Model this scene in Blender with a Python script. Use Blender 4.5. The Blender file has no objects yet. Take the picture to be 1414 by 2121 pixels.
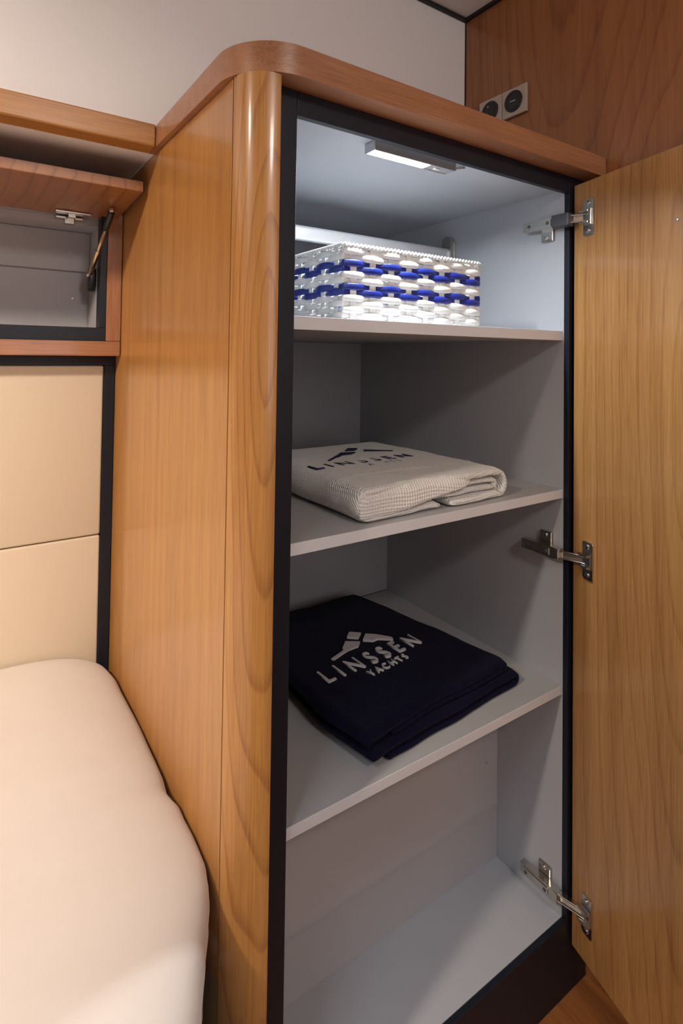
import bpy, bmesh, math, random
from mathutils import Vector, Matrix, noise as mnoise
random.seed(7)
scn = bpy.context.scene
COL = scn.collection
PI = math.pi

# ------------------------------------------------------------------ camera
FPX, CX, CY = 1175.52, 706.76, 708.12
YAW, PITCH, ROLL = 0.5979, 0.0237, 0.0132
CAM = Vector((-0.35225, -0.62322, 1.13254))
cam_d = bpy.data.cameras.new('camera'); cam = bpy.data.objects.new('camera', cam_d); COL.objects.link(cam)
cam_d.sensor_fit = 'VERTICAL'; cam_d.sensor_height = 36.0
cam_d.lens = FPX / 2121 * 36.0
cam_d.shift_x = (707 - CX) / 2121; cam_d.shift_y = -(1060.5 - CY) / 2121
cam_d.clip_start = 0.02
_f = Vector((math.sin(YAW)*math.cos(PITCH), math.cos(YAW)*math.cos(PITCH), math.sin(PITCH)))
_r = Vector((math.cos(YAW), -math.sin(YAW), 0)); _u = _r.cross(_f)
r2 = _r*math.cos(ROLL) + _u*math.sin(ROLL); u2 = -_r*math.sin(ROLL) + _u*math.cos(ROLL)
cam.matrix_world = Matrix(((r2.x, u2.x, -_f.x, CAM.x), (r2.y, u2.y, -_f.y, CAM.y), (r2.z, u2.z, -_f.z, CAM.z), (0, 0, 0, 1)))
scn.camera = cam

# ------------------------------------------------------------------ world, exposure, room lights, added fills
w = bpy.data.worlds.new('world'); scn.world = w; w.use_nodes = True
w.node_tree.nodes['Background'].inputs[0].default_value = (0.9, 0.85, 0.8, 1)
w.node_tree.nodes['Background'].inputs[1].default_value = 0.05
scn.view_settings.view_transform = 'Standard'; scn.view_settings.look = 'None'
scn.view_settings.gamma = 1; scn.view_settings.use_curve_mapping = False
scn.view_settings.exposure = 0.12

def area(name, loc, target, size, power, color, size_y=None, shape='DISK'):
    l = bpy.data.lights.new(name, 'AREA'); l.shape = shape; l.size = size
    if size_y: l.size_y = size_y
    l.energy = power; l.color = color
    o = bpy.data.objects.new(name, l); COL.objects.link(o); o.location = loc
    d = Vector(target) - Vector(loc)
    o.rotation_euler = d.to_track_quat('-Z', 'Y').to_euler()
    return o
WARM = (1.0, 0.80, 0.62)
l1 = area('ceiling_downlight', (-1.25, -0.30, 1.905), (-0.92, 0.28, 1.15), 0.12, 11.5, (1.0, 0.87, 0.73)); l1.data.spread = math.radians(98)
area('ceiling_downlight', (-0.10, -1.35, 1.905), (-0.05, 0.1, 0.7), 0.25, 7.5, (1.0, 0.92, 0.86))
area('wardrobe_fill_light', (0.15, -1.80, 1.20), (0.15, 0.1, 0.9), 0.6, 3.8, (0.96, 0.96, 1.0), 0.9, 'RECTANGLE')  # added soft fill to brighten the wardrobe interior; no opening exists here
l3 = area('bed_fill_light', (-0.95, -0.62, 1.90), (-0.62, -0.25, 0.5), 0.45, 3.6, (0.80, 0.88, 1.0), 0.45, 'RECTANGLE'); l3.data.spread = math.radians(75)  # invented cool fill aimed at the bed; the ceiling has no hatch

# ------------------------------------------------------------------ materials
def nt(name):
    m = bpy.data.materials.new(name); m.use_nodes = True
    t = m.node_tree; return m, t, t.nodes, t.links, t.nodes['Principled BSDF']
def plain(name, col, rough=0.5, metal=0.0, spec=0.5, coat=0.0, nz=0.0, nscale=60, bump=0.0, bscale=300, sheen=0.0, aniso=0.0):
    m, t, n, l, b = nt(name)
    b.inputs['Base Color'].default_value = (*col, 1); b.inputs['Roughness'].default_value = rough
    b.inputs['Metallic'].default_value = metal; b.inputs['Specular IOR Level'].default_value = spec
    b.inputs['Coat Weight'].default_value = coat; b.inputs['Coat Roughness'].default_value = 0.15
    b.inputs['Sheen Weight'].default_value = sheen; b.inputs['Anisotropic'].default_value = aniso
    tc = n.new('ShaderNodeTexCoord')
    if nz:
        no = n.new('ShaderNodeTexNoise'); no.inputs['Scale'].default_value = nscale; no.inputs['Detail'].default_value = 4
        l.new(tc.outputs['Object'], no.inputs['Vector'])
        mx = n.new('ShaderNodeMix'); mx.data_type = 'RGBA'
        mx.inputs[6].default_value = (*[c*(1-nz) for c in col], 1); mx.inputs[7].default_value = (*[min(1, c*(1+nz)) for c in col], 1)
        l.new(no.outputs['Fac'], mx.inputs[0]); l.new(mx.outputs[2], b.inputs['Base Color'])
    if bump:
        no2 = n.new('ShaderNodeTexNoise'); no2.inputs['Scale'].default_value = bscale; no2.inputs['Detail'].default_value = 3
        l.new(tc.outputs['Object'], no2.inputs['Vector'])
        bp = n.new('ShaderNodeBump'); bp.inputs['Strength'].default_value = bump; bp.inputs['Distance'].default_value = 0.001
        l.new(no2.outputs['Fac'], bp.inputs['Height']); l.new(bp.outputs['Normal'], b.inputs['Normal'])
    return m
def math_node(n, l, op, a, b=None):
    x = n.new('ShaderNodeMath'); x.operation = op
    for i, v in enumerate((a, b)):
        if v is None: continue
        if isinstance(v, (int, float)): x.inputs[i].default_value = v
        else: l.new(v, x.inputs[i])
    return x.outputs[0]
def wood(name, axis, light=(0.50, 0.215, 0.060), dark=(0.24, 0.080, 0.020), cath=0.5, cs=4.0, rings=9.0, fiber=0.35, seed=0.0, rough=0.32, coat=0.35, along=0.13, ring=None):
    """cherry veneer: fibres run along the given axis, contour rings give the cathedral figure"""
    m, t, n, l, b = nt(name)
    tc = n.new('ShaderNodeTexCoord'); mp = n.new('ShaderNodeMapping'); l.new(tc.outputs['Object'], mp.inputs['Vector'])
    sc = [1.0, 1.0, 1.0]; sc['xyz'.index(axis)] = along
    mp.inputs['Scale'].default_value = sc; mp.inputs['Location'].default_value = (seed, seed*1.7, seed*0.6)
    mf = n.new('ShaderNodeMapping'); l.new(tc.outputs['Object'], mf.inputs['Vector'])
    sf = [1.0, 1.0, 1.0]; sf['xyz'.index(axis)] = 0.022; mf.inputs['Scale'].default_value = sf
    big = n.new('ShaderNodeTexNoise'); big.inputs['Scale'].default_value = cs; big.inputs['Detail'].default_value = 1.2; big.inputs['Roughness'].default_value = 0.35
    l.new(mp.outputs[0], big.inputs['Vector'])
    wob = n.new('ShaderNodeTexNoise'); wob.inputs['Scale'].default_value = 38; wob.inputs['Detail'].default_value = 2
    l.new(mp.outputs[0], wob.inputs['Vector'])
    v = math_node(n, l, 'ADD', big.outputs['Fac'], math_node(n, l, 'MULTIPLY', wob.outputs['Fac'], 0.016))
    if ring:   # growth rings cut by the board: nested ovals and arches around a centre line
        (ax, ay), c0, l0, k, freq, warp = ring
        sp = n.new('ShaderNodeSeparateXYZ'); l.new(tc.outputs['Object'], sp.inputs[0])
        a = math_node(n, l, 'ADD', math_node(n, l, 'MULTIPLY', sp.outputs[0], ax), math_node(n, l, 'MULTIPLY', sp.outputs[1], ay))
        a = math_node(n, l, 'SUBTRACT', a, c0)
        L_ = math_node(n, l, 'MULTIPLY', math_node(n, l, 'SUBTRACT', sp.outputs['xyz'.index(axis)], l0), k)
        rr = math_node(n, l, 'SQRT', math_node(n, l, 'ADD', math_node(n, l, 'MULTIPLY', a, a), math_node(n, l, 'MULTIPLY', L_, L_)))
        wb = math_node(n, l, 'MULTIPLY', math_node(n, l, 'ADD', big.outputs['Fac'], math_node(n, l, 'MULTIPLY', wob.outputs['Fac'], 0.07)), warp)
        v = math_node(n, l, 'ADD', math_node(n, l, 'MULTIPLY', rr, freq), wb); rings = 1.0
    fr = math_node(n, l, 'FRACT', math_node(n, l, 'MULTIPLY', v, rings))
    rp = n.new('ShaderNodeValToRGB'); l.new(fr, rp.inputs[0])
    e = rp.color_ramp.elements; e[0].position = 0.0; e[0].color = (0.05, 0.05, 0.05, 1); e[1].position = 1.0; e[1].color = (0.9, 0.9, 0.9, 1)
    e[1].color = (0.30, 0.30, 0.30, 1)
    x = e.new(0.12); x.color = (0.03, 0.03, 0.03, 1); x = e.new(0.74); x.color = (0.16, 0.16, 0.16, 1); x = e.new(0.90); x.color = (0.85, 0.85, 0.85, 1); x = e.new(0.95); x.color = (1, 1, 1, 1)
    fib = n.new('ShaderNodeTexNoise'); fib.inputs['Scale'].default_value = 560; fib.inputs['Detail'].default_value = 4; fib.inputs['Roughness'].default_value = 0.6
    l.new(mf.outputs[0], fib.inputs['Vector'])
    band = n.new('ShaderNodeTexNoise'); band.inputs['Scale'].default_value = 45; band.inputs['Detail'].default_value = 2
    l.new(mf.outputs[0], band.inputs['Vector'])
    f1 = math_node(n, l, 'MULTIPLY', rp.outputs[0], cath)
    f2 = math_node(n, l, 'MULTIPLY', math_node(n, l, 'SUBTRACT', fib.outputs['Fac'], 0.42), fiber*3.4)
    f3 = math_node(n, l, 'MULTIPLY', math_node(n, l, 'SUBTRACT', band.outputs['Fac'], 0.45), 0.8)
    s = math_node(n, l, 'ADD', math_node(n, l, 'ADD', f1, f2), f3)
    s = math_node(n, l, 'ADD', s, 0.12)
    cl = n.new('ShaderNodeClamp'); l.new(s, cl.inputs[0])
    mx = n.new('ShaderNodeMix'); mx.data_type = 'RGBA'; mx.inputs[6].default_value = (*light, 1); mx.inputs[7].default_value = (*dark, 1)
    l.new(cl.outputs[0], mx.inputs[0]); l.new(mx.outputs[2], b.inputs['Base Color'])
    b.inputs['Roughness'].default_value = rough; b.inputs['Coat Weight'].default_value = coat; b.inputs['Coat Roughness'].default_value = 0.12
    bp = n.new('ShaderNodeBump'); bp.inputs['Strength'].default_value = 0.10; bp.inputs['Distance'].default_value = 0.0006
    l.new(fib.outputs['Fac'], bp.inputs['Height']); l.new(bp.outputs['Normal'], b.inputs['Normal'])
    return m
LT, DK = (0.52, 0.245, 0.066), (0.24, 0.085, 0.022)
RL, RD = (0.42, 0.185, 0.085), (0.20, 0.070, 0.028)
W_side = wood('cherry_side_veneer', 'z', LT, DK, cath=0.10, fiber=0.42, seed=1.3)
W_post = wood('cherry_post', 'z', LT, DK, cath=0.42, cs=11.0, fiber=0.32, seed=4.1, along=0.16, ring=((0.7071, -0.7071), -0.088, 1.18, 0.10, 90.0, 5.0))
W_crown_f = wood('cherry_crown', 'x', RL, RD, cath=0.12, fiber=0.5, seed=2.2, rough=0.36)
W_rail = wood('cherry_rail', 'x', LT, DK, cath=0.15, fiber=0.45, seed=8.2)
W_stile = wood('cherry_stile', 'z', RL, RD, cath=0.2, fiber=0.45, seed=5.2)
W_door = wood('cherry_door_veneer', 'z', (0.55, 0.28, 0.095), (0.24, 0.085, 0.022), cath=0.26, cs=6.5, ring=((0.0, 1.0), -0.37, 1.05, 0.10, 50.0, 6.0), fiber=0.36, seed=3.31, rough=0.27, along=0.10)
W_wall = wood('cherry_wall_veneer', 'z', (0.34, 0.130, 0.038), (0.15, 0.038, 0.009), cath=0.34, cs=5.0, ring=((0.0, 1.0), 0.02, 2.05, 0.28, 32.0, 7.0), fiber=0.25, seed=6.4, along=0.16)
W_flap = wood('cherry_flap_veneer', 'y', (0.36, 0.15, 0.055), (0.18, 0.06, 0.02), cath=0.5, cs=6.0, fiber=0.25, seed=1.9, ring=((1.0, 0.0), 0.55, -0.1, 0.25, 40.0, 6.0))
W_floor = wood('cabin_floor_wood', 'y', (0.36, 0.13, 0.035), (0.17, 0.05, 0.014), cath=0.3, fiber=0.4, seed=9.0, rough=0.4)
M_black = plain('black_frame_lacquer', (0.010, 0.012, 0.020), 0.42, spec=0.35, nz=0.2, nscale=200, bump=0.15, bscale=600)
M_grey = plain('light_grey_laminate', (0.46, 0.475, 0.51), 0.42, nz=0.03, nscale=500)
M_greyedge = plain('pale_shelf_edging', (0.70, 0.70, 0.72), 0.35, nz=0.03, nscale=300)
M_shelf = plain('grey_shelf_laminate', (0.45, 0.445, 0.45), 0.45, nz=0.03, nscale=500)
M_lining = plain('white_wall_lining', (0.79, 0.755, 0.745), 0.65, nz=0.02, nscale=250, bump=0.12, bscale=900)
M_ceil = plain('white_ceiling_panel', (0.78, 0.76, 0.74), 0.6, nz=0.02, nscale=200)
M_loc = plain('locker_lining_grey', (0.40, 0.385, 0.40), 0.5, nz=0.05, nscale=400, bump=0.1, bscale=800)
M_cream = plain('cream_leatherette', (0.66, 0.545, 0.40), 0.55, nz=0.05, nscale=900, bump=0.3, bscale=1500)
M_duvet = plain('cream_cotton_duvet', (0.64, 0.565, 0.50), 0.85, nz=0.02, nscale=40, bump=0.12, bscale=1200, sheen=0.15)
M_sheet = plain('white_cotton_sheet', (0.75, 0.75, 0.78), 0.85, nz=0.03, nscale=60, bump=0.2, bscale=900)
M_teal = plain('teal_valance_fabric', (0.24, 0.38, 0.41), 0.85, nz=0.1, nscale=300, bump=0.3, bscale=900)
M_chrome = plain('nickel_plated_steel', (0.62, 0.59, 0.54), 0.22, metal=1.0, nz=0.08, nscale=90)
M_brass = plain('bronze_gas_strut_rod', (0.55, 0.42, 0.28), 0.25, metal=1.0, nz=0.05)
M_dgrey = plain('dark_grey_plastic', (0.07, 0.075, 0.085), 0.4, nz=0.1, nscale=200)
M_bplast = plain('black_plastic', (0.012, 0.011, 0.010), 0.35, nz=0.2, nscale=200)
M_alu = plain('brushed_aluminium', (0.55, 0.56, 0.58), 0.38, metal=0.75, nz=0.06, nscale=200)
M_rod = plain('satin_aluminium_rail', (0.72, 0.73, 0.75), 0.35, metal=0.35, nz=0.04, nscale=100)
M_plate = plain('champagne_socket_plate', (0.50, 0.44, 0.38), 0.38, metal=0.5, nz=0.06, nscale=200)
M_wstrand = plain('white_woven_strand', (0.70, 0.70, 0.685), 0.42, nz=0.08, nscale=150, bump=0.35, bscale=500)
M_bstrand = plain('blue_woven_strand', (0.010, 0.022, 0.20), 0.33, nz=0.35, nscale=150, bump=0.3, bscale=500)
M_nthread = plain('navy_embroidery_thread', (0.012, 0.015, 0.07), 0.7, nz=0.3, nscale=800, bump=0.3, bscale=1500)
M_wthread = plain('silver_white_embroidery_thread', (0.62, 0.60, 0.62), 0.6, nz=0.15, nscale=800, bump=0.3, bscale=1500)
M_blackgap = plain('black_trim', (0.01, 0.01, 0.01), 0.5, nz=0.2)

def terry(name, col, waffle_y=None, seed=0.0):
    m, t, n, l, b = nt(name)
    b.inputs['Roughness'].default_value = 0.95; b.inputs['Sheen Weight'].default_value = 0.35; b.inputs['Specular IOR Level'].default_value = 0.1
    tc = n.new('ShaderNodeTexCoord')
    no = n.new('ShaderNodeTexNoise'); no.inputs['Scale'].default_value = 420; no.inputs['Detail'].default_value = 2
    l.new(tc.outputs['Object'], no.inputs['Vector'])
    mx = n.new('ShaderNodeMix'); mx.data_type = 'RGBA'; mx.inputs[6].default_value = (*[c*0.72 for c in col], 1); mx.inputs[7].default_value = (*[min(1, c*1.2) for c in col], 1)
    l.new(no.outputs['Fac'], mx.inputs[0]); l.new(mx.outputs[2], b.inputs['Base Color'])
    h = no.outputs['Fac']
    if waffle_y is not None:
        sp = n.new('ShaderNodeSeparateXYZ'); l.new(tc.outputs['Object'], sp.inputs[0])
        wv_ = math_node(n, l, 'SUBTRACT', sp.outputs[1], sp.outputs[2])
        sx = math_node(n, l, 'SINE', math_node(n, l, 'MULTIPLY', math_node(n, l, 'ADD', sp.outputs[0], wv_), 2*PI/0.0100))
        sy = math_node(n, l, 'SINE', math_node(n, l, 'MULTIPLY', math_node(n, l, 'SUBTRACT', sp.outputs[0], wv_), 2*PI/0.0100))
        sz = math_node(n, l, 'MULTIPLY', math_node(n, l, 'MULTIPLY', sx, sy), 0.5)
        msk = math_node(n, l, 'LESS_THAN', sp.outputs[1], waffle_y)
        a = math_node(n, l, 'MULTIPLY', msk, sz)
        inv = math_node(n, l, 'SUBTRACT', 1.0, math_node(n, l, 'MULTIPLY', msk, 0.75))
        h = math_node(n, l, 'ADD', a, math_node(n, l, 'MULTIPLY', no.outputs['Fac'], inv))
    bp = n.new('ShaderNodeBump'); bp.inputs['Strength'].default_value = 0.8; bp.inputs['Distance'].default_value = 0.0022
    l.new(h, bp.inputs['Height']); l.new(bp.outputs['Normal'], b.inputs['Normal'])
    return m
M_led = bpy.data.materials.new('led_diffuser'); M_led.use_nodes = True
_b = M_led.node_tree.nodes['Principled BSDF']; _b.inputs['Emission Color'].default_value = (0.88, 0.95, 1, 1); _b.inputs['Emission Strength'].default_value = 14

# ------------------------------------------------------------------ helpers
def meta(o, label=None, cat=None, group=None, kind=None):
    if label: o['label'] = label
    if cat: o['category'] = cat
    if group: o['group'] = group
    if kind: o['kind'] = kind
    return o
def thing(name, label, cat, loc, group=None):
    o = bpy.data.objects.new(name, None); COL.objects.link(o); o.location = loc; o.empty_display_size = 0.05
    return meta(o, label, cat, group)
def root_loc(o):
    v = Vector((0, 0, 0))
    while o: v += o.location; o = o.parent
    return v
def build(name, bm, mat, parent=None, smooth=False, origin=None):
    """verts are given in world space; the object is linked under parent"""
    off = root_loc(parent) if parent else Vector(origin or (0, 0, 0))
    bmesh.ops.recalc_face_normals(bm, faces=bm.faces)
    for v in bm.verts: v.co -= off
    me = bpy.data.meshes.new(name); bm.to_mesh(me); bm.free()
    for mm in (mat if isinstance(mat, (list, tuple)) else [mat]): me.materials.append(mm)
    if smooth:
        for p in me.polygons: p.use_smooth = True
    o = bpy.data.objects.new(name, me); COL.objects.link(o)
    if parent: o.parent = parent
    elif origin: o.location = origin
    return o
def autosmooth(o, ang=35):
    for p in o.data.polygons: p.use_smooth = True
    try: o.data.set_sharp_from_angle(angle=math.radians(ang))
    except Exception: pass
    return o
def add_box(bm, x0, x1, y0, y1, z0, z1, bev=0.0, seg=2, M=None):
    co = [(x, y, z) for x in (x0, x1) for y in (y0, y1) for z in (z0, z1)]
    vs = [bm.verts.new(c) for c in co]
    fs = [(0,1,3,2), (4,6,7,5), (0,4,5,1), (2,3,7,6), (0,2,6,4), (1,5,7,3)]
    faces = [bm.faces.new([vs[i] for i in f]) for f in fs]
    geom = vs
    if bev:
        es = list({e for f in faces for e in f.edges})
        r = bmesh.ops.bevel(bm, geom=es, offset=bev, segments=seg, profile=0.5, affect='EDGES')
        geom = list({v for f in r['faces'] for v in f.verts} | {v for v in vs if v.is_valid})
    if M is not None:
        for v in geom: v.co = M @ v.co
    return geom
def bx(x0, x1, y0, y1, z0, z1, bev=0.0015, seg=2, M=None):
    bm = bmesh.new(); add_box(bm, x0, x1, y0, y1, z0, z1, bev, seg, M); return bm
def add_prism(bm, pts, z0, z1, bev=0.0, M=None, seg=2):
    a = [bm.verts.new((x, y, z0)) for x, y in pts]; b = [bm.verts.new((x, y, z1)) for x, y in pts]
    n = len(pts); f0 = bm.faces.new(list(reversed(a))); f1 = bm.faces.new(b)
    for i in range(n): bm.faces.new((a[i], a[(i+1) % n], b[(i+1) % n], b[i]))
    vs = a+b
    if bev:
        es = list(set(f0.edges) | set(f1.edges))
        r = bmesh.ops.bevel(bm, geom=es, offset=bev, segments=seg, profile=0.5, affect='EDGES')
        vs = list({v for f in r['faces'] for v in f.verts} | {v for v in vs if v.is_valid})
    if M is not None:
        for v in vs: v.co = M @ v.co
    return vs
def add_cyl(bm, p0, p1, r0, r1=None, seg=20, bev=0.0):
    p0, p1 = Vector(p0), Vector(p1); r1 = r0 if r1 is None else r1
    d = (p1-p0); L = d.length; q = d.to_track_quat('Z', 'Y').to_matrix()
    prof = [(0, r0), (L, r1)] if not bev else [(0, r0-bev), (bev*0.3, r0-bev*0.3), (bev, r0), (L-bev, r1), (L-bev*0.3, r1-bev*0.3), (L, r1-bev)]
    rings = []
    for z, r in prof:
        rings.append([bm.verts.new(p0 + q @ Vector((r*math.cos(2*PI*i/seg), r*math.sin(2*PI*i/seg), z))) for i in range(seg)])
    for a, b in zip(rings, rings[1:]):
        for i in range(seg): bm.faces.new((a[i], a[(i+1) % seg], b[(i+1) % seg], b[i]))
    bm.faces.new(list(reversed(rings[0]))); bm.faces.new(rings[-1])
def add_tube(bm, pts, r, seg=8, closed=False, sx=1.0):
    pts = [Vector(p) for p in pts]; n = len(pts); rings = []
    for i, p in enumerate(pts):
        a = pts[(i-1) % n] if (closed or i > 0) else p
        b = pts[(i+1) % n] if (closed or i < n-1) else p
        t = (b-a).normalized(); q = t.to_track_quat('Z', 'Y').to_matrix()
        rr = r(i) if callable(r) else r
        rings.append([bm.verts.new(p + q @ Vector((rr*math.cos(2*PI*k/seg), rr*sx*math.sin(2*PI*k/seg), 0))) for k in range(seg)])
    m = n if closed else n-1
    for i in range(m):
        a, b = rings[i], rings[(i+1) % n]
        for k in range(seg): bm.faces.new((a[k], a[(k+1) % seg], b[(k+1) % seg], b[k]))
    if not closed:
        bm.faces.new(list(reversed(rings[0]))); bm.faces.new(rings[-1])
def struct(name, bm, mat, smooth=False):
    o = build(name, bm, mat, None, smooth); o['kind'] = 'structure'; return o

# ------------------------------------------------------------------ dimensions (metres)
W = 0.575; XS = -0.0806; X0 = -0.0375; YP = -0.027
ZCB, ZCT, ZT, ZC = 1.4678, 1.5047, 1.4366, 1.4440
ZFL = 0.129; S1, S1B, S2, S2B, S3, S3B = 1.1826, 1.1652, 0.8923, 0.8766, 0.5371, 0.5218
XW = 0.6345; YWALL = 0.318; ZCEIL = 1.9327; YC = -0.0356; XC = -0.0895
YL, YH = 0.548, 0.5917
RX, RY = -1.75, -1.85

# ------------------------------------------------------------------ the setting
struct('floor', bx(RX, 0.72, RY, 0.75, -0.02, 0.0, 0), W_floor)
struct('ceiling', bx(RX, 0.72, RY, 0.34, ZCEIL, ZCEIL+0.02, 0), M_ceil)
struct('wall_rear', bx(RX, 0.72, YWALL, YWALL+0.012, ZCT+0.0004, ZCEIL, 0), M_lining)
struct('wall_right', bx(XW, XW+0.02, RY, 0.70, 0, ZCEIL, 0), W_wall)
struct('wall_left', bx(RX-0.02, RX, RY, 0.75, 0, ZCEIL, 0), M_lining)
struct('wall_front', bx(RX, 0.72, RY-0.02, RY, 0, ZCEIL, 0), M_lining)
struct('wall_hull', bx(RX, 0.72, 0.70, 0.712, 0, 1.47, 0), M_lining)
struct('trim_1', bx(RX, XW, YWALL-0.010, YWALL-0.0003, ZCEIL-0.007, ZCEIL-0.0003, 0.0008), M_blackgap)
struct('trim_2', bx(XW-0.010, XW-0.0003, RY, YWALL-0.0105, ZCEIL-0.007, ZCEIL-0.0003, 0.0008), M_blackgap)
struct('trim_3', bx(XW-0.0022, XW-0.0003, YWALL-0.0022, YWALL-0.0003, ZCT+0.001, ZCEIL-0.0075, 0), M_blackgap)
struct('trim_4', bx(RX, XC-0.0006, 0.306, 0.346, ZCB, ZCT, 0.0025), W_rail)

# ------------------------------------------------------------------ wardrobe
wd = thing('wardrobe', 'tall open cherry wardrobe with black inner frame and grey shelves', 'wardrobe', (0.25, 0.15, 0.0))
build('seam_shade_strip', bx(XS+0.0022, XS+0.0155, 0.0132, 0.0164, 0.0, ZCB-0.0006, 0), M_blackgap, wd)  # black strip added in the seam, standing in for the shade inside the gap
build('side_panel', bx(XS, XS+0.016, 0.0165, 0.69, 0.0, ZCB-0.0003, 0.0006), W_side, wd)
# rounded corner post
R = 0.043; cxp, cyp = XS+R, YP+R
pts = [(XS, 0.0134)] + [(cxp - R*math.cos(a), cyp - R*math.sin(a)) for a in [PI/2*i/24 for i in range(1, 25)]]
pts += [(X0-0.0015, YP), (X0, YP+0.0015), (X0, 0.0145), (XS+0.016, 0.0130), (XS+0.0020, 0.0130), (XS+0.0019, 0.0134)]
bm = bmesh.new(); add_prism(bm, pts, 0.0, ZCB-0.0003)
po = autosmooth(build('corner_post', bm, W_post, wd), 40)
# crown moulding, rounded at its outer corner
RC = 0.078; ccx, ccy = XC+RC, YC+RC
pts = [(XC, 0.346)] + [(ccx - RC*math.cos(a), ccy - RC*math.sin(a)) for a in [PI/2*i/28 for i in range(0, 29)]] + [(XW-0.0006, YC), (XW-0.0006, 0.346)]
bm = bmesh.new(); add_prism(bm, pts, ZCB, ZCT, bev=0.0022)
autosmooth(build('crown_moulding', bm, W_crown_f, wd), 40)
# black face frame
build('frame_stile', bx(X0+0.0003, 0.0, 0.0, 0.010, 0.0, ZCB-0.0004, 0.0008), M_black, wd)
build('frame_stile', bx(W, XW-0.0006, 0.0, 0.010, 0.0, ZCB-0.0004, 0.0008), M_black, wd)
build('frame_rail', bx(0.0003, W-0.0003, 0.0, 0.010, ZT, ZCB-0.0004, 0.0008), M_black, wd)
build('plinth', bx(0.0003, W-0.0003, 0.0, 0.010, 0.0, ZFL-0.0006, 0.0008), M_black, wd)
# grey carcass
build('inner_side_panel', bx(W, W+0.014, 0.0103, 0.655, 0.05, ZC+0.012, 0), M_grey, wd)
build('inner_side_panel', bx(XS+0.0165, XS+0.024, 0.0165, 0.655, 0.05, ZC+0.012, 0), M_grey, wd)
XL = XS+0.0243
build('top_panel', bx(XL, W-0.0003, 0.0103, 0.655, ZC, ZC+0.012, 0), M_grey, wd)
build('bottom_panel', bx(XL, W-0.0003, 0.0103, 0.20, ZFL-0.016, ZFL, 0.0006), M_grey, wd)
M_glossback = plain('satin_back_laminate', (0.47, 0.46, 0.475), 0.30, nz=0.03, nscale=400, coat=0.25)
bm = bmesh.new()   # lower back panel with a soft horizontal knuckle where the hull bends
zs = [ZFL+0.0003] + [0.225 + 0.028*i/14 for i in range(15)] + [S3B-0.0005]
prof = [(0.1585 - (0.0016*math.sin(PI*min(1, max(0, (z-0.225)/0.028)))), z) for z in zs]
ring = [(y, z) for y, z in prof] + [(0.170, S3B-0.0005), (0.170, ZFL+0.0003)]
A = [bm.verts.new((XL, y, z)) for y, z in ring]; B = [bm.verts.new((W-0.0003, y, z)) for y, z in ring]
bm.faces.new(A); bm.faces.new(list(reversed(B)))
for i in range(len(ring)): bm.faces.new((A[i], B[i], B[(i+1) % len(ring)], A[(i+1) % len(ring)]))
autosmooth(build('back_panel', bm, M_glossback, wd), 50)
build('back_panel', bx(XL, W-0.0003, 0.5172, 0.527, S3+0.0003, S2B-0.0003, 0), M_grey, wd)
build('back_panel', bx(XL, W-0.0003, 0.641, 0.652, S2+0.0003, S1B-0.0003, 0), M_grey, wd)
build('back_panel', bx(XL, W-0.0003, 0.641, 0.652, S1+0.0003, ZC-0.0003, 0), M_grey, wd)
def shelf(z0, z1, y0, y1, split=None):
    ye = y0 + 0.0012
    s = build('shelf', bx(XL, W-0.0004, ye, (split or y1), z0, z1, 0.0), M_shelf, wd)
    build('edge_strip', bx(XL, W-0.0004, y0, ye, z0, z1, 0.0004), M_greyedge, s)
    if split: build('rear_plank', bx(XL, W-0.0004, split+0.0012, y1, z0, z1-0.0006, 0.0004), M_shelf, s)
shelf(S1B, S1, 0.0121, 0.6405)
shelf(S2B, S2, 0.0108, 0.6405)
shelf(S3B, S3, 0.0116, 0.5168, 0.1643)
for x, y, z in ((0.5411, 0.6408, 1.1132), (0.5429, 0.6408, 1.0029), (0.5436, 0.1583, 0.325), (0.545, 0.5170, 0.60)):
    bm = bmesh.new(); add_cyl(bm, (x, y+0.0005, z), (x, y-0.0012, z), 0.0026, seg=12, bev=0.0005)
    build('screw_cap', bm, M_alu, wd, True)
# hanging rail with brackets
bm = bmesh.new()
rp = [(0.300 + 0.0075*math.cos(a), 1.3615 + (0.0075 if math.sin(a) > 0 else -0.0075) + 0.0072*math.sin(a)) for a in [2*PI*i/28 for i in range(28)]]
A = [bm.verts.new((XL+0.001, y, z)) for y, z in rp]; B = [bm.verts.new((W-0.004, y, z)) for y, z in rp]
bm.faces.new(A); bm.faces.new(list(reversed(B)))
for i in range(28): bm.faces.new((A[i], B[i], B[(i+1) % 28], A[(i+1) % 28]))
rail = autosmooth(build('clothes_rail', bm, M_rod, wd), 50)
bm = bmesh.new()
add_box(bm, W-0.0035, W-0.0005, 0.286, 0.316, 1.322, 1.392, 0.0012)
add_prism(bm, [(0.288+0.026*0, 1.33)] + [(0.301 + 0.0135*math.cos(a), 1.384 + 0.0135*math.sin(a)) for a in [PI*i/14 for i in range(14, -1, -1)]] + [(0.3145, 1.33)], 0, 0.012, 0.0012,
          M=Matrix(((0, 0, -1, W-0.003), (1, 0, 0, 0), (0, 1, 0, 0.006), (0, 0, 0, 1))))
bk = build('rail_bracket', bm, M_chrome, rail)
meta(bk, 'nickel rail end bracket')

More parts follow.
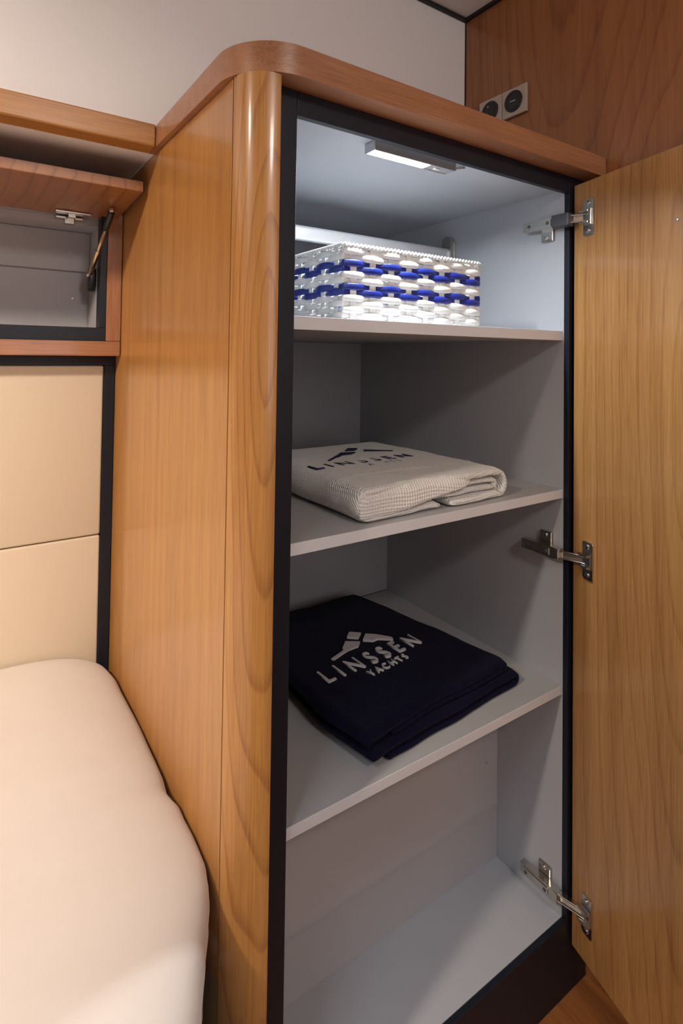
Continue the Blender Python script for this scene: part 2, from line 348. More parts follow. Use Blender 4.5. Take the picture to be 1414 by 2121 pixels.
# door, swung open towards the camera
TH = math.radians(15.5); HX, HY = 0.5825, -0.005
dd = Vector((-math.sin(TH), -math.cos(TH), 0)); dn = Vector((-math.cos(TH), math.sin(TH), 0))
DM = Matrix(((dd.x, dn.x, 0, HX), (dd.y, dn.y, 0, HY), (0, 0, 1, 0), (0, 0, 0, 1)))   # local: s, outward from the inner face, z
door = build('door', bx(0.0, 0.605, -0.019, 0.0, 0.0877, 1.4496, 0.0012, 2, DM), W_door, wd)
bm = bmesh.new(); p = DM @ Vector((0.2155, 0, 1.3395)); add_cyl(bm, p, p + dn*0.0015, 0.0022, seg=12, bev=0.0004)
build('bumper', bm, M_alu, door, True)

def hinge(zc, plate_dz, grey_joint, lbl=None):
    h = build('hinge', bx(W-0.0060, W-0.0004, 0.030, 0.056, zc-0.0170+plate_dz, zc+0.0170+plate_dz, 0.0020), M_chrome, wd)   # mounting plate
    for dz in (-0.010, 0.010):
        bm = bmesh.new(); add_cyl(bm, (W-0.0060, 0.043, zc+dz+plate_dz), (W-0.0090, 0.043, zc+dz+plate_dz), 0.0042, seg=14, bev=0.0008)
        build('screw', bm, M_chrome, h, True)
    bm = bmesh.new()     # arm: a folded channel, wider at the rear
    arm = [(0.086, -0.0085), (0.086, 0.0085), (0.020, 0.0105), (0.006, 0.0085), (0.006, -0.0085), (0.020, -0.0105)]
    add_prism(bm, arm, 0.0, 0.0145, 0.0012, M=Matrix(((0, 0, -1, W-0.0065), (1, 0, 0, 0), (0, 1, 0, zc), (0, 0, 0, 1))))
    add_box(bm, W-0.0228, W-0.0205, 0.024, 0.080, zc-0.0062, zc+0.0062, 0.0008)
    build('arm', bm, M_chrome, h)
    for y in (0.030, 0.071):
        bm = bmesh.new(); add_cyl(bm, (W-0.0205, y, zc), (W-0.0238, y, zc), 0.0034, seg=12, bev=0.0006)
        build('screw', bm, M_dgrey, h, True)
    if grey_joint:
        jm = build('damper', bx(W-0.0250, W-0.0045, -0.014, 0.022, zc-0.0118, zc+0.0118, 0.003, 3), M_dgrey, h)
        meta(jm, 'dark grey plastic damper block')
    cup = DM @ Vector((0.030, 0.004, zc)); a0 = Vector((W-0.014, 0.010 if not grey_joint else -0.010, zc))
    d = cup - a0; L = d.length; q = d.to_track_quat('X', 'Z').to_matrix().to_4x4()
    bm = bmesh.new()
    for s in (-1, 1):
        add_box(bm, 0, L+0.004, -0.004, 0.006, s*0.0062-0.0012, s*0.0062+0.0012, 0.0005, 1, M=Matrix.Translation(a0) @ q)
    add_box(bm, 0.003, L, 0.0035, 0.006, -0.0062, 0.0062, 0.0005, 1, M=Matrix.Translation(a0) @ q)
    build('link', bm, M_chrome, h)
    # cup flange screwed to the door
    bm = bmesh.new()
    s0, s1_, hh = 0.026, 0.050, 0.0325
    pts = []
    for cx_, cz_, a_ in ((s1_-0.004, hh-0.004, 0), (s0+0.004, hh-0.004, PI/2), (s0+0.004, -hh+0.004, PI), (s1_-0.004, -hh+0.004, 1.5*PI)):
        pts += [(cx_+0.004*math.cos(a_+PI/2*k/5), cz_+0.004*math.sin(a_+PI/2*k/5)) for k in range(6)]
    P = DM @ Matrix(((1, 0, 0, 0), (0, 0, 1, 0.0003), (0, 1, 0, zc), (0, 0, 0, 1)))
    add_prism(bm, pts, 0, 0.0022, 0.0005, M=P)
    add_prism(bm, [(0.028, -0.014), (0.047, -0.014), (0.047, 0.014), (0.028, 0.014)], 0.0022, 0.0052, 0.0012, M=P)
    for s in (-1, 1):
        add_prism(bm, [(0.024, s*0.010-0.0018), (0.046, s*0.010-0.0018), (0.046, s*0.010+0.0018), (0.024, s*0.010+0.0018)], 0.004, 0.0115, 0.001, M=P)
    build('cup_plate', bm, M_chrome, h)
    for dz in (-0.0245, 0.0245):
        bm = bmesh.new(); c = DM @ Vector((0.038, 0.0024, zc+dz)); add_cyl(bm, c, c + dn*0.0022, 0.0045, seg=14, bev=0.0008)
        build('screw', bm, M_chrome, h, True)
    if lbl: meta(h, lbl)
hinge(1.3835, -0.014, True, 'nickel hinge with grey damper near the top')
hinge(0.7790, 0.014, False, 'nickel hinge half way up the opening')
hinge(0.1720, 0.012, False, 'nickel hinge low down above the plinth')

# ------------------------------------------------------------------ LED light under the wardrobe top
LZ = 1.4295
lt = thing('cabinet_light', 'slim grey aluminium LED light under the wardrobe top, switched on', 'light', (0.23, 0.0335, LZ))
bm = bmesh.new()
add_box(bm, 0.1425, 0.3025, 0.0215, 0.0455, LZ+0.0015, ZC-0.0004, 0.0008)
add_box(bm, 0.1425, 0.3025, 0.0215, 0.0235, LZ, LZ+0.003, 0.0004, 1)
add_box(bm, 0.1425, 0.3025, 0.0435, 0.0455, LZ, LZ+0.003, 0.0004, 1)
build('housing', bm, M_alu, lt)
build('diffuser', bx(0.1455, 0.2520, 0.0238, 0.0432, LZ+0.0002, LZ+0.0022, 0.0005), M_led, lt)
build('end_cap', bx(0.1405, 0.1424, 0.0210, 0.0460, LZ, ZC-0.0004, 0.0005), M_alu, lt)
build('end_cap', bx(0.3026, 0.3045, 0.0210, 0.0460, LZ, ZC-0.0004, 0.0005), M_alu, lt)
sw = build('switch', bx(0.2680, 0.2780, 0.0300, 0.0370, LZ-0.0005, LZ+0.002, 0.0008), M_wstrand, lt)
meta(sw, 'small white sensor switch')
bm = bmesh.new(); add_tube(bm, [(0.3046, 0.034, ZC-0.006), (0.313, 0.034, ZC-0.0055), (0.322, 0.032, ZC-0.003), (0.330, 0.027, ZC-0.0022)], 0.0018)
build('cable', bm, M_alu, lt, True)
ll = area('cabinet_light_glow', (0.203, 0.0335, LZ-0.0016), (0.203, 0.0335, 0.5), 0.112, 3.0, (0.87, 0.94, 1.0), 0.016, 'RECTANGLE'); ll.data.spread = math.radians(170)
ll.parent = lt; ll.location = Vector((0.203, 0.0335, LZ-0.0016)) - lt.location

# ------------------------------------------------------------------ woven basket
SP = 0.0358; NX, NY = 8, 6; RH = 0.0086
bx0, by0 = 0.1120, 0.0560; bx1, by1 = bx0+NX*SP, by0+NY*SP
bk = thing('woven_basket', 'white woven basket with two dark blue bands on the top shelf', 'basket', ((bx0+bx1)/2, (by0+by1)/2, S1))
PER = 2*(NX+NY)*SP
def basket_pt(s):
    s %= PER
    if s < NX*SP: return Vector((bx0+s, by0, 0)), Vector((0, -1, 0))
    s -= NX*SP
    if s < NY*SP: return Vector((bx1, by0+s, 0)), Vector((1, 0, 0))
    s -= NY*SP
    if s < NX*SP: return Vector((bx1-s, by1, 0)), Vector((0, 1, 0))
    s -= NX*SP
    return Vector((bx0, by1-s, 0)), Vector((-1, 0, 0))
def strand(z, phase, mat, rnd):
    bm = bmesh.new(); NS = 12; n = 2*(NX+NY)*NS; rings = []
    for i in range(n):
        s = i*SP/NS
        p, nn = basket_pt(s)
        pa, na = basket_pt(s - 0.004); pb, nb = basket_pt(s + 0.004)
        nn = (na+nb).normalized() if (na-nb).length > 0.1 else nn
        wv = math.cos(PI*(s/SP - 0.5) + phase*PI)          # +1 outside a stake, -1 behind one
        j = mnoise.noise(Vector((s*40, z*90, rnd)))
        c = p + nn*(0.0026*wv + 0.0004*j) + Vector((0, 0, z + 0.0006*j + 0.0006*math.sin(s*17+rnd)))
        hh = (0.0024 + 0.0031*max(0, 0.5+0.5*wv)**0.32)*(1+0.10*j); th = 0.0015
        rings.append([bm.verts.new(c + nn*(th*math.cos(a)) + Vector((0, 0, hh*math.sin(a)))) for a in [2*PI*k/8 for k in range(8)]])
    for i in range(n):
        a, b = rings[i], rings[(i+1) % n]
        for k in range(8): bm.faces.new((a[k], a[(k+1) % 8], b[(k+1) % 8], b[k]))
    return build('woven_strand', bm, mat, bk, True)
NR = 12
for r in range(NR):
    z = S1 + 0.1070 - 0.0040 - r*RH
    blue = r in (2, 3, 6, 7)
    o = strand(z, r % 2, M_bstrand if blue else M_wstrand, r*3.1)
    if blue: meta(o, 'dark blue glossy strand')
for k in range(2*(NX+NY)):
    p, nn = basket_pt((k+0.5)*SP); t = Vector((-nn.y, nn.x, 0))
    M = Matrix(((t.x, nn.x, 0, p.x), (t.y, nn.y, 0, p.y), (0, 0, 1, 0), (0, 0, 0, 1)))
    build('stake', bx(-0.0055, 0.0055, -0.0009, 0.0009, S1+0.001, S1+0.1100, 0.0004, 1, M), M_wstrand, bk)
for ph in (0, PI):
    n = 2*(NX+NY)*16; pts = []
    for i in range(n):
        s = i*PER/n; p, nn = basket_pt(s)
        a = s*2*PI/0.0128*1.0 + ph; a = i*2*PI*70/n + ph
        pts.append(p + nn*(0.0024*math.cos(a)) + Vector((0, 0, S1+0.1118+0.0022*math.sin(a))))
    bm = bmesh.new(); add_tube(bm, pts, 0.0021, 6, True); build('braided_rim', bm, M_wstrand, bk, True)
build('base', bx(bx0+0.004, bx1-0.004, by0+0.004, by1-0.004, S1+0.0008, S1+0.004, 0.0008), M_wstrand, bk)

# ------------------------------------------------------------------ folded towels
def arc(cx, cz, r, a0, a1, n=12):
    return [(cx + r*math.cos(a0+(a1-a0)*i/n), cz + r*math.sin(a0+(a1-a0)*i/n)) for i in range(n+1)]
def densify(path, d=0.006):
    out = [path[0]]
    for a, b in zip(path, path[1:]):
        L = math.hypot(b[0]-a[0], b[1]-a[1]); n = max(1, int(round(L/d)))
        out += [(a[0]+(b[0]-a[0])*i/n, a[1]+(b[1]-a[1])*i/n) for i in range(1, n+1)]
    return out
def sheet(bm, path, t, y0f, y1f, shape, ny=60):
    """a thick cloth strip following path (x, z), swept from y0 to y1"""
    path = densify(path); n = len(path); L, Rr = [], []
    for i, (x, z) in enumerate(path):
        a = path[max(0, i-1)]; b = path[min(n-1, i+1)]
        tx, tz = b[0]-a[0], b[1]-a[1]; l = math.hypot(tx, tz) or 1; nx, nz = -tz/l, tx/l
        e = min(1.0, min(i, n-1-i)/2.0 + 0.45)
        L.append((x+nx*t/2*e, z+nz*t/2*e)); Rr.append((x-nx*t/2*e, z-nz*t/2*e))
    loop = L + list(reversed(Rr)); m = len(loop); rows = []
    for j in range(ny+1):
        row = []; v = j/ny
        v = 0.5-0.5*math.cos(PI*v) if False else v
        endf = min(1.0, 0.55 + min(j, ny-j)*0.25)
        for k, (x, z) in enumerate(loop):
            kk = k if k < n else m-1-k
            cxm, czm = path[kk]
            X = cxm + (x-cxm)*endf; Zz = czm + (z-czm)*endf
            Y = y0f(X, Zz) + (y1f(X, Zz)-y0f(X, Zz))*v
            row.append(bm.verts.new(shape(X, Y, Zz)))
        rows.append(row)
    for a, b in zip(rows, rows[1:]):
        for k in range(m): bm.faces.new((a[k], a[(k+1) % m], b[(k+1) % m], b[k]))
    for row, rev in ((rows[0], False), (rows[-1], True)):
        for i in range(n-1):
            q = (row[i], row[i+1], row[m-2-i], row[m-1-i])
            bm.faces.new(q if not rev else tuple(reversed(q)))
def text_mesh(body, cap, width, M, depth, parent, mat, name, off=0.0, space=1.3):
    cu = bpy.data.curves.new(name, 'FONT'); cu.body = body; cu.size = 1.0; cu.space_character = space; cu.extrude = 0.5; cu.offset = off
    to = bpy.data.objects.new(name, cu); COL.objects.link(to)
    bpy.context.view_layer.update()
    me = bpy.data.meshes.new_from_object(to.evaluated_get(bpy.context.evaluated_depsgraph_get()))
    COL.objects.unlink(to); bpy.data.objects.remove(to)
    xs = [v.co.x for v in me.vertices]; ys = [v.co.y for v in me.vertices]
    x0, x1, y0, y1 = min(xs), max(xs), min(ys), max(ys)
    off_w = root_loc(parent)
    for v in me.vertices:
        p = Vector(((v.co.x-x0)/(x1-x0)*width, (v.co.y-y0)/(y1-y0)*cap, v.co.z*depth))
        v.co = (M @ p) - off_w
    me.name = name; me.materials.append(mat)
    o = bpy.data.objects.new(name, me); COL.objects.link(o); o.parent = parent
    return o
def logo(polys, z, depth, parent, mat):
    bm = bmesh.new()
    for p in polys: add_prism(bm, p, z-depth/2, z+depth/2)
    return build('embroidered_emblem', bm, mat, parent)
N3 = lambda x, y, z, s: mnoise.noise(Vector((x*s, y*s, z*s)))

# white towel on the middle shelf
tx0, tx1, ty0, ty1 = 0.124, 0.452, 0.030, 0.415
M_tw = terry('white_terry_cloth', (0.90, 0.86, 0.81), waffle_y=-0.118)
tw = thing('folded_towel', 'folded white bath towel with navy lettering on the middle shelf', 'towel', ((tx0+tx1)/2, (ty0+ty1)/2, S2))
t = 0.0125; H = 0.050
ro = (H-t)/2; zm = S2 + H/2
bm = bmesh.new()
def shp(x, y, z):
    h = (z-S2)/H
    g = 1 - 0.10*h*max(0, (y-0.25)/0.16)
    z2 = S2 + (z-S2)*g + h*(0.0022*N3(x, y, 0.3, 9) + 0.0012*N3(x, y, 1.3, 30))
    if abs(y-(ty0+0.079)) < 0.008: z2 += h*0.0014*math.cos((y-(ty0+0.079))/0.008*PI/2)
    dy = 0.006*N3(x, z, 2.0, 14) if y < 0.09 else 0
    dx = 0.004*N3(y, z, 5.0, 12)*(1 if x < tx0+0.06 or x > tx1-0.06 else 0)
    y2 = y + dy - 0.0 + 0.012*max(0, (tx0+0.10-x)/0.10)*0
    return Vector((x+dx, y2, max(z2, S2+0.0006)))
outer = [(0.305, S2+t/2+0.0005), (tx1-ro-t/2, S2+t/2+0.0005)] + arc(tx1-ro-t/2, zm, ro, -PI/2, PI/2) + [(tx0+0.03, S2+H-t/2)] + arc(tx0+ro*0.8+t/2, zm, ro, PI/2, 1.5*PI-0.001) + [(0.285, S2+t/2+0.0005)]
outer = [(x, z) for x, z in outer]
sheet(bm, outer, t, lambda x, z: ty0 + 0.004*math.sin(x*31), lambda x, z: ty1, shp)
ri = (H-2*t-0.002-t*0.9)/2
inner = [(tx0+0.040, zm-ri), (tx1-0.036, zm-ri)] + arc(tx1-0.036, zm, ri, -PI/2, PI/2) + [(tx0+0.045, zm+ri)]
sheet(bm, inner, t*0.85, lambda x, z: ty0+0.007, lambda x, z: ty1-0.01, shp)
# the outermost layer hangs over the front edge on the left and rises towards the right
nxs, nu, top_, botm = 54, 30, [], []
for i in range(nxs+1):
    x = tx0+0.001 + (0.345-tx0)*i/nxs; f = i/nxs
    drop = 0.0
    if x < tx0+ro: q_ = (tx0+ro-x)/ro; drop = ro*(1-math.sqrt(max(0, 1-q_*q_)))
    zt0 = S2+H-0.0036-drop; zb = min(zt0-0.002, S2+0.0045+drop*0.5 + 0.030*f**1.6)
    pth = [(ty0+0.055-0.043*k/8, zt0) for k in range(9)] + [(ty0+0.012-0.014*math.sin(PI/2*k/9), zt0-min(0.014, zt0-zb)*(1-math.cos(PI/2*k/9))) for k in range(1, 10)]
    zc_ = pth[-1][1]; pth += [(ty0-0.002, zc_+(zb-zc_)*k/12) for k in range(1, 13)]
    ra, rb = [], []
    for k, (y, z) in enumerate(pth):
        a = pth[max(0, k-1)]; b = pth[min(len(pth)-1, k+1)]; dy_, dz_ = b[0]-a[0], b[1]-a[1]; l_ = math.hypot(dy_, dz_) or 1
        th_ = 0.0036*min(1, 0.35+min(k, len(pth)-1-k)*0.25)*min(1, 0.4+min(i, nxs-i)*0.2)
        ny_, nz_ = dz_/l_, -dy_/l_
        ra.append(bm.verts.new(shp(x, y+ny_*th_, z+nz_*th_))); rb.append(bm.verts.new(shp(x, y-ny_*th_, z-nz_*th_)))
    top_.append(ra); botm.append(rb)
m_ = len(top_[0])
for i in range(nxs):
    for k in range(m_-1):
        bm.faces.new((top_[i][k], top_[i+1][k], top_[i+1][k+1], top_[i][k+1])); bm.faces.new((botm[i][k], botm[i][k+1], botm[i+1][k+1], botm[i+1][k]))
    for k in (0, m_-1): bm.faces.new((top_[i][k], top_[i+1][k], botm[i+1][k], botm[i][k]))
for i in (0, nxs):
    for k in range(m_-1): bm.faces.new((top_[i][k], top_[i][k+1], botm[i][k+1], botm[i][k]))
build('cloth', bm, M_tw, tw, True)
def tmat(x, y, z, ang, shear=0.0):
    return Matrix.Translation((x, y, z)) @ Matrix.Rotation(math.radians(ang), 4, 'Z') @ Matrix.Rotation(math.radians(shear), 4, 'Y')
zt_ = S2+H
text_mesh('LINSSEN', 0.028, 0.226, tmat(0.149, 0.180, zt_-0.0006, 4.0, 0.22), 0.0046, tw, M_nthread, 'embroidered_name', 0.002, 1.6)
text_mesh('YACHTS', 0.013, 0.092, tmat(0.232, 0.162, zt_-0.0012, 4.0), 0.0036, tw, M_nthread, 'embroidered_name', 0.0, 1.5)
logo([[(0.297, 0.311), (0.315, 0.328), (0.333, 0.320), (0.312, 0.304)], [(0.326, 0.288), (0.333, 0.298), (0.346, 0.288), (0.378, 0.262), (0.376, 0.258), (0.340, 0.277)],
      [(0.206, 0.235), (0.258, 0.278), (0.272, 0.292), (0.302, 0.283), (0.282, 0.269), (0.262, 0.270), (0.208, 0.231)]], zt_-0.0004, 0.0040, tw, M_nthread)

# navy towel on the lower shelf
nx0, nx1, ny0, ny1 = 0.131, 0.514, 0.026, 0.470
M_tn = terry('navy_terry_cloth', (0.0050, 0.0045, 0.020))
M_tn.node_tree.nodes['Principled BSDF'].inputs['Sheen Weight'].default_value = 0.03
tn = thing('folded_towel', 'folded dark navy towel with pale lettering on the lower shelf', 'towel', ((nx0+nx1)/2, (ny0+ny1)/2, S3))
bm = bmesh.new(); t = 0.0120; H2 = 0.0490
def shn(x, y, z):
    h = (z-S3)/H2
    g = 1 - 0.22*h*max(0, (y-0.22)/0.25)
    x2 = x - 0.055*max(0, (y-0.05)/0.42)*max(0, (x-0.30)/0.21) + 0.018*max(0, 1-(y-ny0)/0.12)*max(0, (0.20-x)/0.07)
    z2 = S3 + (z-S3)*g + h*(0.0022*N3(x, y, 3.3, 9)+0.0010*N3(x, y, 1.3, 34))
    yy = y + (0.030*max(0, (x-nx0)/0.38) if y < 0.12 else 0.030*max(0, (x-nx0)/0.38)*max(0, 1-(y-0.12)/0.15))
    dy = 0.005*N3(x, z, 2.0, 13)
    return Vector((x2 + 0.004*N3(y, z, 5.0, 12), yy + dy, max(z2, S3+0.0006)))
zA = S3 + 0.0006
low = [(nx0+0.05, zA+t/2), (nx1-0.014, zA+t/2)] + arc(nx1-0.014, zA+t+0.0008, t/2+0.0008, -PI/2, PI/2, 8) + [(nx0+0.004, zA+1.5*t+0.0016)]
sheet(bm, low, t, lambda x, z: ny0, lambda x, z: ny1, shn)
ro2 = (H2-0.0006-2*t-0.003-t)/2; zc2 = zA+2*t+0.0022+t/2+ro2
top = [(nx0+0.07, zc2-ro2), (nx1-0.030-ro2, zc2-ro2)] + arc(nx1-0.030-ro2, zc2, ro2, -PI/2, PI/2, 10) + [(nx0+0.012, zc2+ro2), (nx0+0.006, zc2+ro2-0.004), (nx0+0.003, zc2-0.004)]
sheet(bm, top, t, lambda x, z: ny0+0.010+0.003*math.sin(x*25), lambda x, z: ny1-0.006, shn)
build('cloth', bm, M_tn, tn, True)
zt_ = S3+H2-0.0005
text_mesh('LINSSEN', 0.0375, 0.222, tmat(0.1775, 0.1770, zt_, 4.0), 0.0046, tn, M_wthread, 'embroidered_name', 0.003, 1.7)
text_mesh('YACHTS', 0.0160, 0.094, tmat(0.2500, 0.1540, zt_, 7.0, 0.35), 0.0044, tn, M_wthread, 'embroidered_name', 0.0, 1.5)
logo([[(0.290, 0.287), (0.304, 0.300), (0.322, 0.285), (0.306, 0.272)], [(0.309, 0.261), (0.327, 0.277), (0.343, 0.264), (0.362, 0.239), (0.360, 0.232), (0.336, 0.249), (0.324, 0.248)],
      [(0.258, 0.256), (0.277, 0.274), (0.300, 0.258), (0.287, 0.246), (0.262, 0.2435), (0.223, 0.231), (0.220, 0.2365), (0.255, 0.2485)]], zt_, 0.0046, tn, M_wthread)

# ------------------------------------------------------------------ overhead locker on the left
lk = thing('overhead_locker', 'overhead cherry locker beside the wardrobe, its flap raised', 'locker', (-0.9, YL, 1.125))
LX = RX+0.01
build('bottom_rail', bx(LX, XS-0.0012, YL, YL+0.035, 1.1251, 1.1539, 0.002), W_stile if False else wood('cherry_locker_rail', 'x', RL, RD, cath=0.15, fiber=0.5, seed=3.0), lk)
build('stile', bx(-0.1088, XS-0.0012, YL+0.002, YL+0.035, 1.1543, 1.4060, 0.001), W_stile, lk)
build('inner_frame_stile', bx(-0.1212, -0.1091, YL+0.004, YL+0.035, 1.1803, 1.4060, 0.0006), M_black, lk)
build('inner_frame_rail', bx(LX, -0.1091, YL+0.004, YL+0.035, 1.1543, 1.1800, 0.0006), M_black, lk)
build('side_lining', bx(-0.1209, -0.1100, YL+0.0355, 0.690, 1.13, 1.3815, 0), M_loc, lk)
build('back_lining', bx(LX, -0.1213, 0.669, 0.680, 1.13, 1.3815, 0), M_loc, lk)
build('upper_lining', bx(LX, -0.1213, 0.661, 0.6687, 1.300, 1.3815, 0.001), M_loc, lk)
build('top_lining', bx(LX, XS-0.0012, YL+0.036, 0.690, 1.3820, 1.394, 0), M_loc, lk)
build('hinge_rail', bx(LX, XS-0.0012, 0.580, 0.592, 1.3945, ZCB+0.0002, 0.0005), M_loc, lk)
build('soffit_panel', bx(LX, XS-0.0002, 0.3465, 0.695, ZCB+0.0005, ZCB+0.006, 0), M_lining, lk)
build('bottom_lining', bx(LX, -0.1213, YL+0.0355, 0.69, 1.128, 1.1400, 0), M_loc, lk)
bm = bmesh.new(); add_cyl(bm, (-0.1515, 0.6692, 1.243), (-0.1515, 0.6675, 1.243), 0.0025, seg=12, bev=0.0004); build('screw_cap', bm, M_alu, lk, True)
# flap: hinged at the rear, raised to nearly level
fy0, fz0, fy1, fz1 = 0.3725, 1.4092, 0.572, 1.3960
ang = math.atan2(fz0-fz1, fy0-fy1); FL = math.hypot(fy1-fy0, fz1-fz0)
a_ = math.atan2(fz1-fz0, fy1-fy0)
FM = Matrix.Translation((0, fy0, fz0)) @ Matrix.Rotation(a_, 4, 'X')
flap = build('flap_door', bx(LX, XS-0.010, 0, FL, 0, 0.0185, 0.0012, 2, FM), W_flap, lk)
hp = FM @ Vector((-0.172, FL-0.018, 0))
bm = bmesh.new()
add_box(bm, -0.204, -0.142, hp.y-0.012, hp.y+0.004, hp.z-0.0045, hp.z-0.0002, 0.0008)
add_box(bm, -0.181, -0.167, hp.y-0.004, hp.y+0.030, hp.z-0.011, hp.z-0.0020, 0.001)
add_box(bm, -0.200, -0.152, hp.y+0.012, hp.y+0.028, hp.z-0.0105, hp.z-0.0060, 0.001)
add_box(bm, -0.183, -0.165, hp.y+0.026, hp.y+0.036, hp.z-0.017, hp.z-0.008, 0.0012)
build('flap_hinge', bm, M_chrome, flap)
# gas strut
p0 = Vector((-0.118, 0.478, 1.394)); p1 = Vector((-0.1330, 0.596, 1.286)); d = (p1-p0)
gs = None
bm = bmesh.new(); add_cyl(bm, p0+d*0.26, p0+d*0.95, 0.0034, seg=14)
gs = build('gas_strut', bm, M_brass, lk, True)
bm = bmesh.new(); add_cyl(bm, p0+d*0.02, p0+d*0.28, 0.0062, 0.0056, seg=16, bev=0.001); build('strut_sleeve', bm, M_bplast, gs, True)
bm = bmesh.new(); add_cyl(bm, p0+d*0.60, p0+d*0.98, 0.0048, seg=16, bev=0.001); build('strut_cylinder', bm, M_brass, gs, True)
bm = bmesh.new(); add_cyl(bm, p0+Vector((0, 0, 0.004)), p0+Vector((0.0, 0, -0.004)), 0.0052, seg=14, bev=0.001); build('ball_joint', bm, M_chrome, gs, True)
bm = bmesh.new(); add_cyl(bm, p1+Vector((0.006, 0, 0)), p1+Vector((-0.006, 0, 0)), 0.0045, seg=14, bev=0.001); build('ball_joint', bm, M_chrome, gs, True)
bm = bmesh.new()
rp = [(0.012*math.cos(a), 0.013*(1 if math.sin(a) > 0 else -1) + 0.011*math.sin(a)) for a in [2*PI*i/24 for i in range(24)]]
add_prism(bm, rp, 0, 0.0130, 0.0030, M=Matrix(((0, 0, 1, -0.1345), (1, 0, 0, p1.y+0.007), (0, 1, 0, p1.z-0.008), (0, 0, 0, 1))))
autosmooth(build('strut_bracket', bm, M_bplast, gs), 40)

# ------------------------------------------------------------------ headboard
hb = thing('headboard', 'cream padded headboard panel with black surround under the locker', 'headboard', (-0.9, YH, 0.30))
build('frame_rail', bx(LX, XS-0.0012, YH-0.002, YH+0.03, 1.1065, 1.1248, 0.0008), M_black, hb)
build('frame_stile', bx(-0.1020, XS-0.0012, YH-0.002, YH+0.03, 0.25, 1.1062, 0.0008), M_black, hb)
for z0, z1 in ((0.7685, 1.1058), (0.30, 0.7665)):
    for x0, x1 in ((-0.93, -0.1024), (LX, -0.932)):
        autosmooth(build('padded_panel', bx(x0, x1, YH+0.0005, YH+0.03, z0, z1, 0.004, 3), M_cream, hb), 60)

# ------------------------------------------------------------------ bed: base, mattress, duvet
def lerp_tab(tab, y):
    if y <= tab[0][0]: return tab[0][1]
    for (a, b), (c, d) in zip(tab, tab[1:]):
        if y <= c:
            t_ = (y-a)/(c-a); return b + (d-b)*(t_*t_*(3-2*t_)*0.3 + t_*0.7)
    return tab[-1][1]
M_duvet.node_tree.nodes['Principled BSDF'].inputs['Base Color'].default_value = (0.8, 0.72, 0.64, 1)
EDGE = [(-0.62, -0.62), (-0.52, -0.50), (-0.40, -0.38), (-0.30, -0.290), (-0.20, -0.205), (-0.12, -0.157), (-0.08, -0.139), (-0.04, -0.119), (-0.01, -0.104), (0.02, -0.0915), (0.05, -0.0845), (0.09, -0.0820), (0.125, -0.0825), (0.145, -0.0815), (0.155, -0.0845), (0.18, -0.0885), (0.22, -0.0845), (0.30, -0.0825), (0.42, -0.0822), (0.50, -0.083), (0.56, -0.090), (0.588, -0.106)]
def bed_shell(name, profile, inset, mat, parent, y0, y1, wr=0.0, xl=-1.55, ny=150, topf=None, hem=False):
    """profile: list of (offset from the edge, z); a closed solid swept along the bed edge"""
    bm = bmesh.new(); rows = []
    for j in range(ny+1):
        y = y0 + (y1-y0)*j/ny; e = lerp_tab(EDGE, y) - inset
        row = []
        for k, (o, z) in enumerate(profile):
            x = e - o if o < 1.0 else xl
            zz = z; nzv = 0
            if hem and z < 0.475: zz = z + (0.475-z)*0.62*min(1, max(0, (0.075-y)/0.06))
            if wr:
                f = 1.0 if o < 1.0 else 0
                nzv = wr*(N3(x*0.7, y*1.0, 0.2, 4.0) + 0.35*N3(x*0.8+y*0.5, y*0.9-x*0.3, 3.2, 16))
                if 0 < k < len(profile)-1: zz += nzv
                x += f*wr*0.6*N3(y, z, 7.7, 10)*max(0, 1-o/0.1)
                if topf: zz += topf(x, y)*(1 if z > 0.50 else 0)
            row.append(bm.verts.new((min(x, XS-0.0015) if (y > 0.012) else x, y, zz)))
        rows.append(row)
    m = len(profile)
    for a, b in zip(rows, rows[1:]):
        for k in range(m): bm.faces.new((a[k], a[(k+1) % m], b[(k+1) % m], b[k]))
    bm.faces.new(rows[0]); bm.faces.new(list(reversed(rows[-1])))
    return build(name, bm, mat, parent, True)
bb = thing('bed_base', 'teal fabric covered bed base just showing below the mattress', 'bed', (-0.8, 0.1, 0.0))
bed_shell('base_cover', [(2, 0.384), (0.02, 0.384), (0.006, 0.378), (0.0, 0.365), (0.0, 0.01), (0.004, 0.0), (2, 0.0)], 0.012, M_teal, bb, -0.60, 0.585, 0.0)
mt = thing('mattress', 'white sheeted mattress under the cream duvet', 'mattress', (-0.8, 0.1, 0.385))
prm = [(2, 0.485), (0.10, 0.485), (0.05, 0.480), (0.028, 0.468), (0.016, 0.45), (0.012, 0.425), (0.004, 0.414), (0.0, 0.405), (0.001, 0.396), (0.006, 0.388), (0.02, 0.3850), (0.05, 0.3846), (2, 0.3846)]
bed_shell('sheet', prm, 0.004, M_sheet, mt, -0.60, 0.586, 0.0)
dv = thing('duvet', 'smooth cream duvet spread over the bed, tucked along the wardrobe', 'bedding', (-0.8, 0.1, 0.49))
ptop = []
for i in range(0, 15):
    a = PI/2*i/14
    ptop.append((0.185*(1-math.sin(a)**0.9) if i else 0.185, 0.500 + 0.060*math.cos(a)**0.85 if i < 14 else 0.500))
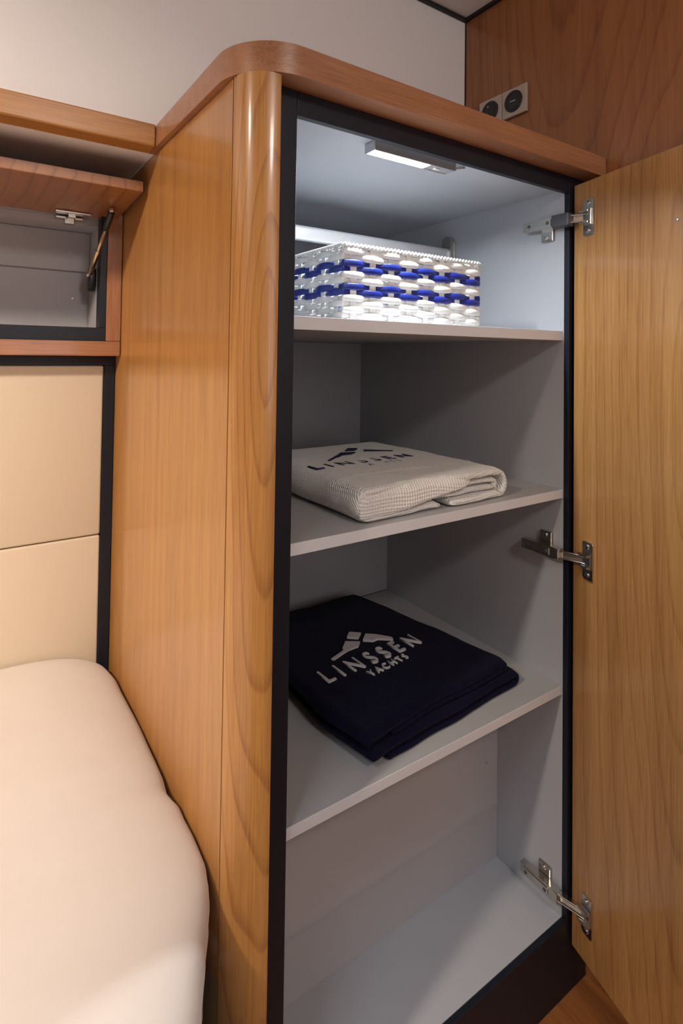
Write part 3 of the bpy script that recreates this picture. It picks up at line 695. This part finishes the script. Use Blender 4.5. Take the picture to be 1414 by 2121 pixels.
pd = [(2, 0.566), (0.80, 0.566), (0.55, 0.566), (0.40, 0.565), (0.31, 0.564), (0.25, 0.5625), (0.21, 0.5610)] + ptop + [(-0.0015, 0.488), (0.0, 0.470), (0.0015, 0.452), (0.003, 0.436), (0.006, 0.424), (0.012, 0.4205), (0.018, 0.424), (0.004+0.016, 0.44), (0.028, 0.462), (0.05, 0.488), (0.12, 0.4935), (2, 0.4935)]
# keep the underside clear of the mattress
pd = [(o, z) for o, z in pd[:-7]] + [(0.0065, 0.4175), (0.0045, 0.43), (0.002, 0.448), (0.012, 0.474), (0.045, 0.4885), (0.12, 0.4935), (2, 0.4935)]
bed_shell('cover', pd, 0.0, M_duvet, dv, -0.61, 0.5865, 0.0035, topf=lambda x, y: -0.006*max(0, (y-0.50)/0.09)**2)

# ------------------------------------------------------------------ socket plate on the cherry wall
sk = thing('socket_plate', 'champagne double socket plate on the cherry wall above the wardrobe', 'socket', (XW-0.004, 0.2, 1.682))
SM = Matrix(((0, 0, -1, XW-0.0004), (1, 0, 0, 0), (0, 1, 0, 0), (0, 0, 0, 1)))
for y0, y1 in ((0.1365, 0.2010), (0.2020, 0.2665)):
    bm = bmesh.new(); add_prism(bm, [(y0, 1.6515), (y1, 1.6515), (y1, 1.7125), (y0, 1.7125)], 0, 0.0075, 0.0018, M=SM); build('frame', bm, M_plate, sk)
for yc, col, nm in ((0.170, M_bplast, 'dial'), (0.2345, M_bplast, 'socket')):
    bm = bmesh.new(); add_cyl(bm, (XW-0.0075, yc, 1.683), (XW-0.0100, yc, 1.683), 0.0232, seg=40, bev=0.0012)
    add_tube(bm, [(XW-0.0100, yc+0.0175*math.cos(a), 1.683+0.0175*math.sin(a)) for a in [2*PI*i/40 for i in range(40)]], 0.0008, 6, True)
    o = build(nm, bm, col, sk, True)
    autosmooth(o, 40)
build('indicator_mark', bx(XW-0.0107, XW-0.0098, 0.163, 0.177, 1.6822, 1.6840, 0.0003, 1), M_wthread, sk)
bm = bmesh.new(); add_cyl(bm, (XW-0.0100, 0.2385, 1.694), (XW-0.0112, 0.2385, 1.694), 0.0018, seg=12, bev=0.0004); build('indicator_lamp', bm, M_alu, sk, True)
